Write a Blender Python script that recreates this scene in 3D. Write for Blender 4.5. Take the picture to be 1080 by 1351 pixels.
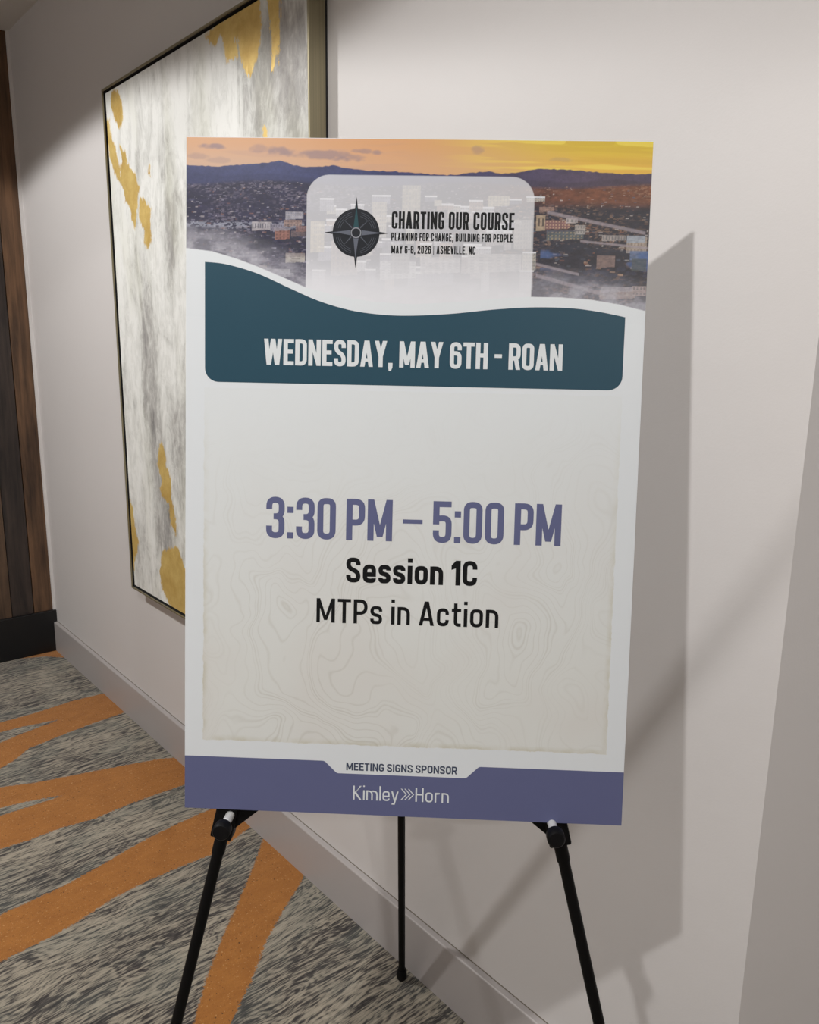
import bpy, math
import numpy as np
from mathutils import Matrix, Vector

for o in list(bpy.data.objects): bpy.data.objects.remove(o)
SC = bpy.context.scene
COL = SC.collection

# ------------------------------------------------------------------ camera
cam_d = bpy.data.cameras.new('camera'); cam = bpy.data.objects.new('camera', cam_d); COL.objects.link(cam)
R3 = Matrix(((0.65292, -0.16458, 0.73933), (0.75731, 0.12419, -0.64114), (0.01371, 0.97851, 0.20572)))
cam.matrix_world = Matrix.Translation((0, -1.1, 1.47314)) @ R3.to_4x4()
cam_d.sensor_fit = 'VERTICAL'; cam_d.sensor_height = 36.0; cam_d.sensor_width = 36.0
cam_d.lens = 1044.58 / 1351 * 36.0
cam_d.clip_start = 0.02
SC.camera = cam

# ------------------------------------------------------------------ world, lamps, exposure
w = bpy.data.worlds.new('world'); SC.world = w; w.use_nodes = True
w.node_tree.nodes['Background'].inputs[0].default_value = (1.0, 0.95, 0.9, 1)
w.node_tree.nodes['Background'].inputs[1].default_value = 0.12
SC.view_settings.view_transform = 'Standard'; SC.view_settings.look = 'None'
SC.view_settings.gamma = 1.0; SC.view_settings.use_curve_mapping = False
SC.view_settings.exposure = 0.06

def downlight(x, y, watts, half=75, blend=0.08, soft=0.035, z=2.725, color=(1.0, 0.995, 0.985)):
    d = bpy.data.lights.new('recessed_downlight', 'SPOT'); d.energy = watts; d.color = color
    d.spot_size = math.radians(half * 2); d.spot_blend = blend; d.shadow_soft_size = soft
    o = bpy.data.objects.new('recessed_downlight', d); COL.objects.link(o)
    o.location = (x, y, z)
    return o
downlight(-2.75, -1.65, 180, soft=0.065)
downlight(-0.44, -1.65, 106)
downlight(2.00, -1.65, 116)

# ------------------------------------------------------------------ helpers
def mesh_obj(name, verts, faces, mat=None, parent=None, smooth=False):
    me = bpy.data.meshes.new(name); me.from_pydata([tuple(v) for v in verts], [], faces); me.update()
    if smooth:
        for p in me.polygons: p.use_smooth = True
    o = bpy.data.objects.new(name, me); COL.objects.link(o)
    if mat: me.materials.append(mat)
    if parent: o.parent = parent
    return o

class MB:
    def __init__(s): s.v = []; s.f = []; s.sm = []
    def add(s, vs, fs, sm=False):
        n = len(s.v); s.v += [tuple(v) for v in vs]; s.f += [tuple(i + n for i in f) for f in fs]; s.sm += [sm] * len(fs)
    def box(s, x0, x1, y0, y1, z0, z1, b=0.0):
        if b <= 0:
            v = [(x, y, z) for x in (x0, x1) for y in (y0, y1) for z in (z0, z1)]
            s.add(v, [(0, 1, 3, 2), (4, 6, 7, 5), (0, 4, 5, 1), (2, 3, 7, 6), (0, 2, 6, 4), (1, 5, 7, 3)])
            return s
        import bmesh
        bm = bmesh.new(); bmesh.ops.create_cube(bm, size=1)
        for q in bm.verts:
            q.co = ((x0 + x1) / 2 + q.co.x * (x1 - x0), (y0 + y1) / 2 + q.co.y * (y1 - y0), (z0 + z1) / 2 + q.co.z * (z1 - z0))
        bmesh.ops.bevel(bm, geom=list(bm.edges), offset=b, segments=2, affect='EDGES', profile=0.6)
        s.add([q.co[:] for q in bm.verts], [[q.index for q in f.verts] for f in bm.faces]) if not bm.verts.index_update() else None
        bm.free(); return s
    def tube(s, a, b, ra, rb=None, n=24, caps=True, prof=None):
        """round tube from a to b; prof = list of (t, radius) along it"""
        a = Vector(a); b = Vector(b); d = b - a; rb = ra if rb is None else rb
        prof = prof or [(0, ra), (1, rb)]
        z = d.normalized(); x = z.orthogonal().normalized(); y = z.cross(x)
        vs = []; fs = []
        for t, r in prof:
            c = a + d * t
            vs += [c + (x * math.cos(2 * math.pi * i / n) + y * math.sin(2 * math.pi * i / n)) * r for i in range(n)]
        for k in range(len(prof) - 1):
            for i in range(n): fs.append((k * n + i, k * n + (i + 1) % n, (k + 1) * n + (i + 1) % n, (k + 1) * n + i))
        s.add(vs, fs, True)
        if caps:
            s.add(vs[:n], [tuple(range(n - 1, -1, -1))]); s.add(vs[-n:], [tuple(range(n))])
        return s
    def prism(s, pts, lo, hi, axis='y'):
        """polygon (u,v) extruded along the third axis from lo to hi"""
        def P(u, v, w): return {'y': (u, w, v), 'z': (u, v, w), 'x': (w, u, v)}[axis]
        n = len(pts)
        s.add([P(u, v, lo) for u, v in pts] + [P(u, v, hi) for u, v in pts],
              [tuple(range(n)), tuple(range(2 * n - 1, n - 1, -1))] + [(i, i + n, (i + 1) % n + n, (i + 1) % n) for i in range(n)])
        return s
    def build(s, name, mat, parent=None):
        import bmesh
        o = mesh_obj(name, s.v, s.f, mat, parent)
        for p, k in zip(o.data.polygons, s.sm): p.use_smooth = k
        bm = bmesh.new(); bm.from_mesh(o.data); bmesh.ops.recalc_face_normals(bm, faces=bm.faces); bm.to_mesh(o.data); bm.free()
        return o

def tag(o, label=None, cat=None, kind=None, group=None):
    if label: o['label'] = label
    if cat: o['category'] = cat
    if kind: o['kind'] = kind
    if group: o['group'] = group
    return o
def structure(o, label=None):
    o['kind'] = 'structure'
    if label: o['label'] = label
    return o
def empty(name, mw, label, cat):
    o = bpy.data.objects.new(name, None); COL.objects.link(o); o.matrix_world = mw
    o.empty_display_size = 0.1
    return tag(o, label, cat)

def srgb(*c):
    return tuple(((x / 255) / 12.92 if x <= 10 else (((x / 255) + 0.055) / 1.055) ** 2.4) for x in c) + (1.0,)

class NT:
    """small wrapper to write shader graphs tersely"""
    def __init__(s, name, rough=0.6, spec=0.5):
        s.m = bpy.data.materials.new(name); s.m.use_nodes = True; s.t = s.m.node_tree
        s.b = s.t.nodes['Principled BSDF']; s.b.inputs['Roughness'].default_value = rough
        s.b.inputs['Specular IOR Level'].default_value = spec
    def n(s, typ, **kw):
        q = s.t.nodes.new(typ)
        for k, v in kw.items(): setattr(q, k, v)
        return q
    def lk(s, a, b): s.t.links.new(a, b)
    def put(s, inp, v):
        if isinstance(v, (int, float, tuple)): inp.default_value = v
        else: s.lk(v, inp)
    def coord(s): return s.n('ShaderNodeTexCoord').outputs['Object']
    def mapping(s, vec, scale=(1, 1, 1), loc=(0, 0, 0), rot=(0, 0, 0)):
        q = s.n('ShaderNodeMapping'); s.lk(vec, q.inputs[0])
        q.inputs['Scale'].default_value = scale; q.inputs['Location'].default_value = loc; q.inputs['Rotation'].default_value = rot
        return q.outputs[0]
    def noise(s, vec, scale, detail=4, rough=0.5, dist=0.0, color=False):
        q = s.n('ShaderNodeTexNoise'); s.lk(vec, q.inputs['Vector']); q.inputs['Scale'].default_value = scale
        q.inputs['Detail'].default_value = detail; q.inputs['Roughness'].default_value = rough; q.inputs['Distortion'].default_value = dist
        return q.outputs[1 if color else 0]
    def math(s, op, a, b=0.0, c=0.0, clamp=False):
        q = s.n('ShaderNodeMath', operation=op, use_clamp=clamp)
        s.put(q.inputs[0], a); s.put(q.inputs[1], b); s.put(q.inputs[2], c); return q.outputs[0]
    def ramp(s, fac, stops, interp='LINEAR'):
        q = s.n('ShaderNodeValToRGB'); s.lk(fac, q.inputs[0]); e = q.color_ramp.elements; q.color_ramp.interpolation = interp
        while len(e) < len(stops): e.new(0.5)
        for k, (p, c) in zip(e, stops):
            k.position = p; k.color = c if isinstance(c, tuple) else (c, c, c, 1)
        return q.outputs[0]
    def mix(s, fac, a, b, mode='MIX'):
        q = s.n('ShaderNodeMix', data_type='RGBA', blend_type=mode)
        s.put(q.inputs['Factor'], fac); s.put(q.inputs[6], a); s.put(q.inputs[7], b); return q.outputs[2]
    def attr(s, name):
        q = s.n('ShaderNodeAttribute', attribute_name=name); return q
    def xyz(s, vec):
        q = s.n('ShaderNodeSeparateXYZ'); s.lk(vec, q.inputs[0]); return q.outputs
    def vadd(s, a, b):
        q = s.n('ShaderNodeVectorMath', operation='ADD'); s.lk(a, q.inputs[0]); s.put(q.inputs[1], b); return q.outputs[0]
    def vscale(s, a, k):
        q = s.n('ShaderNodeVectorMath', operation='SCALE'); s.lk(a, q.inputs[0]); q.inputs['Scale'].default_value = k; return q.outputs[0]
    def color(s, c): s.put(s.b.inputs['Base Color'], c); return s
    def rough(s, c): s.put(s.b.inputs['Roughness'], c); return s
    def bump(s, h, strength=0.2, dist=0.001):
        q = s.n('ShaderNodeBump'); q.inputs['Strength'].default_value = strength; q.inputs['Distance'].default_value = dist
        s.lk(h, q.inputs['Height']); s.lk(q.outputs[0], s.b.inputs['Normal']); return s

def plain(name, c, rough=0.6, spec=0.5, metal=0.0, var=0.04, scale=30):
    m = NT(name, rough, spec); v = m.noise(m.coord(), scale, 3)
    lo = tuple(x * (1 - var) for x in c[:3]) + (1,); hi = tuple(min(1, x * (1 + var)) for x in c[:3]) + (1,)
    m.color(m.mix(v, lo, hi)); m.b.inputs['Metallic'].default_value = metal
    return m.m

# ------------------------------------------------------------------ materials of the room
def wall_paint(name, c, rough=0.55):
    m = NT(name, rough, 0.4); g = m.coord()
    big = m.noise(g, 1.7, 3, 0.5); roller = m.noise(g, 260, 3, 0.6); wav = m.noise(g, 14, 2, 0.5)
    a = tuple(x * 0.965 for x in c[:3]) + (1,); b = tuple(min(1, x * 1.03) for x in c[:3]) + (1,)
    m.color(m.mix(big, a, b))
    h = m.math('ADD', m.math('MULTIPLY', roller, 0.45), m.math('MULTIPLY', wav, 2.2))
    m.bump(h, 0.35, 0.0012); return m.m
M_WALL = wall_paint('wall_paint', srgb(213, 209, 207))
M_CEIL = wall_paint('ceiling_paint', srgb(214, 210, 204), 0.8)
M_BASE = wall_paint('baseboard_paint', srgb(176, 170, 168), 0.38)
M_CAULK = plain('dark_caulk', srgb(120, 112, 100), 0.8)  # darker tone of the caulk line above the baseboard
M_BLACKBASE = plain('black_baseboard_paint', srgb(13, 13, 16), 0.4)

# ------------------------------------------------------------------ signed distance to polygons
def sdf(px, py, poly):
    P = np.array(poly, float); d = np.full(px.shape, 1e9); ins = np.zeros(px.shape, bool)
    for i in range(len(P)):
        a = P[i]; b = P[(i + 1) % len(P)]; e = b - a; wx = px - a[0]; wy = py - a[1]
        t = np.clip((wx * e[0] + wy * e[1]) / (e @ e + 1e-12), 0, 1)
        d = np.minimum(d, (wx - e[0] * t) ** 2 + (wy - e[1] * t) ** 2)
        c1 = (a[1] > py) != (b[1] > py)
        if abs(e[1]) > 1e-12: ins ^= c1 & (px < e[0] * (py - a[1]) / e[1] + a[0])
    return np.where(ins, 1, -1) * np.sqrt(d)

def grid_mesh(name, us, vs, place, mat, parent=None):
    """regular grid over us x vs; place(U,V)->(N,3)"""
    U, V = np.meshgrid(us, vs); nu, nv = len(us), len(vs)
    co = place(U.ravel(), V.ravel()).astype(np.float32)
    i = np.arange((nv - 1) * (nu - 1)); r = i // (nu - 1); c = i % (nu - 1); a = r * nu + c
    idx = np.stack([a, a + 1, a + nu + 1, a + nu], 1).astype(np.int32)
    me = bpy.data.meshes.new(name); me.vertices.add(len(co)); me.vertices.foreach_set('co', co.ravel())
    me.loops.add(idx.size); me.loops.foreach_set('vertex_index', idx.ravel())
    me.polygons.add(len(idx)); me.polygons.foreach_set('loop_start', np.arange(0, idx.size, 4, dtype=np.int32))
    me.polygons.foreach_set('loop_total', np.full(len(idx), 4, np.int32)) if bpy.app.version < (4, 0) else None
    me.update(calc_edges=True); me.materials.append(mat)
    o = bpy.data.objects.new(name, me); COL.objects.link(o)
    if parent: o.parent = parent
    return o, U, V
def put_float(o, name, arr):
    a = o.data.attributes.new(name, 'FLOAT', 'POINT'); a.data.foreach_set('value', np.asarray(arr, np.float32).ravel())
def put_color(o, name, rgb):
    a = o.data.color_attributes.new(name, 'FLOAT_COLOR', 'POINT')
    c = np.ones((rgb.shape[0] * rgb.shape[1], 4), np.float32); c[:, :3] = rgb.reshape(-1, 3); a.data.foreach_set('color', c.ravel())

# ------------------------------------------------------------------ floor: patterned carpet
def carpet_material():
    m = NT('woodgrain_carpet', 0.95, 0.15); g = m.coord()
    # warp the coordinates so the printed grain wanders round knots
    knots = m.noise(m.mapping(g, (5.0, 2.2, 1)), 1.0, 2, 0.5, color=True)
    warp = m.vadd(g, m.vscale(m.vadd(knots, (-0.5, -0.5, -0.5)), 0.085))
    x, y, z = m.xyz(warp)
    # long streaks that run across the corridor
    st = m.noise(m.mapping(warp, (110, 9, 1)), 1.0, 3, 0.6)
    st2 = m.noise(m.mapping(warp, (260, 30, 1), loc=(3, 1, 0)), 1.0, 2, 0.6)
    fld = m.noise(m.mapping(warp, (7.5, 1.9, 1), loc=(7, 2, 0)), 1.0, 3, 0.45)
    rings = m.math('SINE', m.math('MULTIPLY', fld, 260.0))
    s = m.math('ADD', m.math('MULTIPLY', st, 0.60), m.math('MULTIPLY', st2, 0.48))
    s = m.math('ADD', s, m.math('MULTIPLY', rings, 0.034))
    dens = m.noise(m.mapping(g, (6, 2.5, 1), loc=(1, 5, 0)), 1.0, 3, 0.5)
    s = m.math('ADD', s, m.math('MULTIPLY', m.math('SUBTRACT', dens, 0.5), 0.24))
    grey = m.ramp(s, [(0.41, srgb(58, 54, 54)), (0.495, srgb(88, 82, 78)), (0.54, srgb(142, 135, 122)), (0.61, srgb(174, 164, 147)), (0.74, srgb(190, 180, 162))])
    tint = m.noise(m.mapping(g, (9, 5, 1), loc=(4, 4, 0)), 1.0, 2)
    grey = m.mix(m.ramp(tint, [(0.45, 0.0), (0.62, 0.20)]), grey, srgb(120, 130, 124))
    speck = m.noise(g, 150, 2, 0.6)
    orange = m.ramp(m.noise(m.mapping(g, (30, 12, 1)), 1.0, 6, 0.75), [(0.3, srgb(166, 106, 48)), (0.7, srgb(190, 126, 60))])
    orange = m.mix(m.ramp(speck, [(0.30, 0.9), (0.36, 0.0)]), orange, srgb(92, 58, 32))
    orange = m.mix(m.ramp(speck, [(0.63, 0.0), (0.69, 0.7)]), orange, srgb(220, 172, 112))
    tuft = m.noise(g, 420, 2, 0.6)
    edge = m.math('ADD', m.attr('stripe').outputs['Fac'], m.math('MULTIPLY', m.math('SUBTRACT', m.noise(g, 110, 4, 0.85), 0.5), 0.032))
    fac = m.ramp(m.math('ADD', m.math('MULTIPLY', edge, 250.0), 0.5), [(0.0, 0.0), (1.0, 1.0)])
    col = m.mix(fac, grey, orange)
    col = m.mix(m.math('MULTIPLY', tuft, 0.35), col, (0.02, 0.02, 0.02, 1), 'MIX')
    m.color(col); m.bump(m.math('ADD', tuft, m.math('MULTIPLY', speck, 0.6)), 0.6, 0.002)
    m.b.inputs['Sheen Weight'].default_value = 0.15
    return m.m
STRIPES = [
    [(-3.93, -1.2), (-3.93, 0.1), (-3.717, 0.1), (-3.717, 0.003), (-3.808, -0.079), (-3.856, -0.184), (-3.85, -0.6)],
    [(-3.20, -1.3), (-3.20, -0.7), (-3.216, -0.426), (-3.218, -0.287), (-3.237, -0.145), (-3.228, -0.005), (-3.23, 0.1), (-2.999, 0.1), (-2.999, 0.003), (-2.983, -0.14),
     (-2.957, -0.29), (-2.931, -0.399), (-2.875, -0.463), (-2.845, -0.518), (-2.82, -0.8), (-2.86, -1.3), (-3.02, -1.3), (-2.99, -0.8), (-3.043, -0.469), (-3.07, -0.378),
     (-3.097, -0.225), (-3.125, -0.364), (-3.132, -0.447), (-3.13, -0.8), (-3.12, -1.3)],
    [(-2.80, -1.3), (-2.76, -0.8), (-2.717, -0.55), (-2.672, -0.454), (-2.636, -0.323), (-2.593, -0.178), (-2.555, -0.057), (-2.52, 0.001), (-2.45, 0.1), (-2.25, 0.1), (-2.341, -0.059),
     (-2.343, -0.15), (-2.345, -0.257), (-2.334, -0.371), (-2.35, -0.462), (-2.348, -0.562), (-2.357, -0.639), (-2.35, -1.0), (-2.40, -1.4), (-2.50, -1.4), (-2.50, -0.9), (-2.538, -0.594),
     (-2.534, -0.504), (-2.530, -0.390), (-2.566, -0.495), (-2.585, -0.583), (-2.62, -0.9), (-2.66, -1.3)],
    [(-2.02, -1.5), (-2.05, -0.9), (-2.059, -0.713), (-2.063, -0.642), (-2.067, -0.566), (-2.088, -0.458), (-2.112, -0.366), (-2.131, -0.279), (-2.143, -0.19), (-2.149, -0.101), (-2.15, 0.1),
     (-1.99, 0.1), (-1.987, -0.004), (-1.958, -0.094), (-1.935, -0.152), (-1.938, -0.205), (-1.943, -0.292), (-1.942, -0.377), (-1.934, -0.46), (-1.91, -0.544), (-1.893, -0.62),
     (-1.888, -0.704), (-1.883, -0.757), (-1.85, -1.1), (-1.86, -1.5)],
    [(-0.95, -0.92), (-1.25, -0.66), (-1.419, -0.48), (-1.523, -0.395), (-1.625, -0.296), (-1.722, -0.194), (-1.814, -0.102), (-1.916, -0.007), (-1.98, 0.1), (-1.78, 0.1), (-1.701, 0.002),
     (-1.661, -0.044), (-1.605, -0.13), (-1.53, -0.231), (-1.453, -0.311), (-1.366, -0.418), (-1.15, -0.62), (-0.90, -0.85), (-0.6, -1.3), (-0.75, -1.35)],
    [(-1.10, -2.4), (-1.0, -1.6), (-1.06, -1.35), (-0.9, -1.2), (-0.82, -1.6), (-0.9, -2.4)],
    [(0.2, -2.3), (0.12, -1.2), (0.2, -0.2), (0.25, 1.3), (0.42, 1.3), (0.38, -0.2), (0.33, -1.2), (0.40, -2.3)],
    [(1.5, -2.3), (1.62, -1.2), (1.5, -0.2), (1.55, 1.3), (1.85, 1.3), (1.75, -0.2), (1.8, -1.2), (1.70, -2.3)],
]
X_WOOD = -3.87; X_END = -0.455
us = np.concatenate([np.arange(-4.0, -1.0, 0.0125), np.arange(-1.0, 5.01, 0.03)]); vs = np.concatenate([np.arange(-3.0, -1.0, 0.03), np.arange(-1.0, 0.16, 0.0125), np.arange(0.16, 0.9, 0.04)])
floor, U, V = grid_mesh('floor', us, vs, lambda a, b: np.stack([a, b, a * 0], 1), carpet_material())
S = np.full(U.shape, -1.0)
for p in STRIPES: S = np.maximum(S, sdf(U, V, p))
put_float(floor, 'stripe', S)
structure(floor, 'grey and beige woodgrain patterned carpet with orange stripes')

# ------------------------------------------------------------------ walls, ceiling
H = 2.735
structure(MB().box(X_WOOD - 0.1, X_END, 0.0, 0.12, 0, H).build('wall_back', M_WALL), 'off-white painted wall behind the sign with the painting')
LX, LY = 0.30, 0.60   # the wall turns away from the corridor here, then runs on
ang = MB().prism([(X_END, 0.0), (X_END + LX, LY), (X_END + LX, LY + 0.12), (X_END, 0.121)], 0, H, 'z').build('wall_right', M_WALL)
structure(ang, 'off-white wall turning away at the right corner')
structure(MB().box(X_END + LX, 5.0, LY, LY + 0.12, 0, H).build('wall_side', M_WALL))
structure(MB().box(X_WOOD - 0.1, 5.0, -3.1, -3.0, 0, H).build('wall_front', M_WALL))
structure(MB().box(5.0, 5.1, -3.1, 0.8, 0, H).build('wall_end', M_WALL))
structure(MB().box(X_WOOD - 0.1, 5.1, -3.1, 0.8, H, H + 0.1).build('ceiling', M_CEIL))

def base_profile(x0, x1, name):
    # 16 mm thick board, chamfered front top edge, thin caulk line behind
    mb = MB(); pr = [(0.0, 0.0), (-0.016, 0.0), (-0.016, 0.1415), (-0.0152, 0.1438), (-0.0135, 0.1452), (0.0, 0.1465)]
    n = len(pr); mb.add([(x0, y, z) for y, z in pr] + [(x1, y, z) for y, z in pr],
        [tuple(range(n)), tuple(range(2 * n - 1, n - 1, -1))] + [(i, i + n, (i + 1) % n + n, (i + 1) % n) for i in range(n)])
    return mb.build(name, M_BASE)
b = base_profile(X_WOOD + 0.018, X_END, 'baseboard_back'); structure(b, 'off-white painted baseboard along the wall')
MB().box(X_WOOD + 0.02, X_END - 0.001, -0.0012, 0.0, 0.1462, 0.1482).build('caulk_line', M_CAULK, b)
structure(MB().prism([(X_END + 0.001, -0.001), (X_END + 0.001, -0.016), (X_END + 0.010, -0.016), (X_END + LX + 0.018, LY - 0.001), (X_END + LX + 0.001, LY - 0.001)], 0, 0.146, 'z').build('baseboard_right', M_BASE))

# wood plank wall at the left end: upright planks of their own
def plank_material(name, a, c, seed):
    m = NT(name, 0.5, 0.4); g = m.coord()
    gr = m.noise(m.mapping(g, (1, 55, 3.0), loc=(seed, seed * 2.0, 0)), 1.0, 4, 0.6, 0.4)
    bl = m.noise(m.mapping(g, (1, 9, 2.2), loc=(seed, seed, 0)), 1.0, 4, 0.65)
    f = m.math('ADD', m.math('MULTIPLY', gr, 0.5), m.math('MULTIPLY', bl, 0.6))
    m.color(m.ramp(f, [(0.40, a), (0.70, c)])); m.bump(gr, 0.4, 0.001); m.rough(m.ramp(bl, [(0.3, 0.4), (0.8, 0.65)])); return m.m
PLK = [plank_material('brown_plank_wood', srgb(52, 38, 29), srgb(116, 86, 62), 1.0), plank_material('dark_plank_wood', srgb(27, 24, 24), srgb(66, 55, 49), 2.3),
       plank_material('umber_plank_wood', srgb(46, 36, 30), srgb(100, 78, 60), 4.1)]
wl = MB().box(X_WOOD - 0.1, X_WOOD - 0.018, -3.0, 0.0, 0, H).build('wall_left', plain('plank_backing', srgb(20, 18, 17), 0.8)); structure(wl, 'wall of upright dark brown reclaimed wood planks')
ys = 0.0; k = 0; rng = np.random.default_rng(4)
WID = [0.095, 0.097, 0.118, 0.09, 0.13, 0.1, 0.11, 0.125]
while ys > -3.0 + 0.02:
    wd = WID[k % 8]; y1 = ys - 0.0015; y0 = max(ys - wd + 0.0015, -3.0); dz = [0.0, 0.004, -0.001, 0.003, 0.001][k % 5]
    mt = PLK[[0, 1, 2, 1, 0, 2, 1, 0, 1][k % 9]]
    MB().box(X_WOOD - 0.018, X_WOOD - dz, y0, y1, 0.0, H - 0.002, 0.0012).build('plank', mt, wl)
    ys -= wd; k += 1
structure(MB().box(X_WOOD - 0.001, X_WOOD + 0.018, -3.0, -0.0005, 0, 0.205, 0.003).build('baseboard_left', M_BLACKBASE), 'tall black baseboard under the wood planks')
structure(MB().box(X_WOOD, X_WOOD + 0.008, -0.012, 0.0, 0.2, H).build('trim_1', M_WALL), 'narrow off-white corner bead where the planks meet the wall')

# ------------------------------------------------------------------ abstract painting in a floater frame
PX0, PX1, PZ0, PZ1 = -2.752, -1.562, 0.595, 2.264
pt = empty('framed_painting', Matrix.Translation(((PX0 + PX1) / 2, 0, PZ0)), 'large abstract grey, white and gold painting in a thin metal frame', 'painting')
ox, oz = (PX0 + PX1) / 2, PZ0
def metal(name, c, rough, axis):
    m = NT(name, rough, 0.5); g = m.coord(); sc = (220, 220, 2) if axis == 'z' else (2, 220, 220)
    st = m.noise(m.mapping(g, sc), 1.0, 3, 0.6)
    m.color(m.mix(st, tuple(x * 0.7 for x in c[:3]) + (1,), tuple(min(1, x * 1.2) for x in c[:3]) + (1,)))
    m.b.inputs['Metallic'].default_value = 0.55; return m.m
M_FR = metal('champagne_frame_metal', srgb(156, 147, 120), 0.42, 'z'); M_FRH = metal('champagne_frame_metal_horizontal', srgb(156, 147, 120), 0.42, 'x')
hw = (PX1 - PX0) / 2; hh = PZ1 - PZ0; lip = 0.006
for (x0, x1, z0, z1, mt) in ((-hw, -hw + lip, 0, hh, M_FR), (hw - lip, hw, 0, hh, M_FR), (-hw + lip, hw - lip, hh - lip, hh, M_FRH), (-hw + lip, hw - lip, 0, lip, M_FRH)):
    MB().box(x0, x1, -0.050, -0.0065, z0, z1, 0.0008).build('frame_rail', mt, pt)
lin = MB(); a_, b_ = hw - lip, hh - lip
lin.box(-a_, -a_ + 0.001, -0.046, -0.007, lip, b_); lin.box(a_ - 0.001, a_, -0.046, -0.007, lip, b_); lin.box(-a_ + 0.001, a_ - 0.001, -0.046, -0.007, b_ - 0.001, b_); lin.box(-a_ + 0.001, a_ - 0.001, -0.046, -0.007, lip, lip + 0.001)
lin.build('gap_dark_strips', plain('gap_dark', srgb(18, 17, 18), 0.8), pt)  # dark strips added inside the rails so the float gap reads dark
MB().box(-hw + 0.001, hw - 0.001, -0.0075, -0.001, 0.001, hh - 0.001).build('shade_gap_backing', plain('shade_gap_dark', srgb(34, 32, 34), 0.8), pt)  # dark board stands in for the shade gap between frame and wall
def painting_material():
    m = NT('abstract_paint', 0.5, 0.4); g = m.coord()
    gold = m.attr('gold').outputs['Fac']; grey = m.attr('grey').outputs['Fac']; mauve_and_shade = m.attr('mauve_and_shade').outputs['Fac']
    st = m.noise(m.mapping(g, (10, 1, 2.6)), 1.0, 6, 0.68, 1.0); fine = m.noise(m.mapping(g, (75, 1, 16)), 1.0, 5, 0.65, 0.5); blot = m.noise(m.mapping(g, (1, 1, .6)), 26, 6, 0.75, 0.8)
    f = m.math('ADD', grey, m.math('MULTIPLY', m.math('SUBTRACT', st, 0.5), 1.3))
    f = m.math('ADD', f, m.math('MULTIPLY', m.math('SUBTRACT', fine, 0.5), 0.40)); f = m.math('ADD', f, m.math('MULTIPLY', m.math('SUBTRACT', blot, 0.5), 0.85))
    base = m.ramp(f, [(0.05, srgb(236, 236, 232)), (0.30, srgb(214, 214, 209)), (0.52, srgb(176, 174, 170)), (0.78, srgb(134, 132, 131)), (1.0, srgb(100, 98, 102))])
    base = m.mix(m.ramp(m.noise(m.mapping(g, (6, 1, 2), loc=(5, 0, 3)), 1.0, 3), [(0.5, 0.0), (0.75, 0.35)]), base, srgb(190, 190, 160))
    base = m.mix(m.math('MULTIPLY', mauve_and_shade, 0.75, clamp=True), base, srgb(150, 140, 136))
    e = m.math('ADD', gold, m.math('MULTIPLY', m.math('SUBTRACT', m.noise(m.mapping(g, (70, 1, 30)), 1.0, 5, 0.75), 0.5), 0.055))
    gf = m.ramp(m.math('ADD', m.math('MULTIPLY', e, 180.0), 0.5), [(0, 0.0), (1, 1.0)])
    gc = m.ramp(m.noise(g, 14, 5, 0.7), [(0.3, srgb(206, 168, 92)), (0.7, srgb(236, 208, 132))])
    m.color(m.mix(gf, base, gc)); m.put(m.b.inputs['Metallic'], m.math('MULTIPLY', gf, 0.30)); m.rough(m.math('SUBTRACT', 0.55, m.math('MULTIPLY', gf, 0.10)))
    m.bump(m.math('ADD', m.math('ADD', fine, blot), m.math('MULTIPLY', gf, 0.5)), 0.5, 0.002)
    return m.m
g0 = 0.0125
cv, U, V = grid_mesh('canvas', np.arange(-hw + g0, hw - g0 + 1e-4, 0.006), np.arange(g0, hh - g0 + 1e-4, 0.006), lambda a, b: np.stack([a, a * 0 - 0.042, b], 1), painting_material(), pt)
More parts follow.
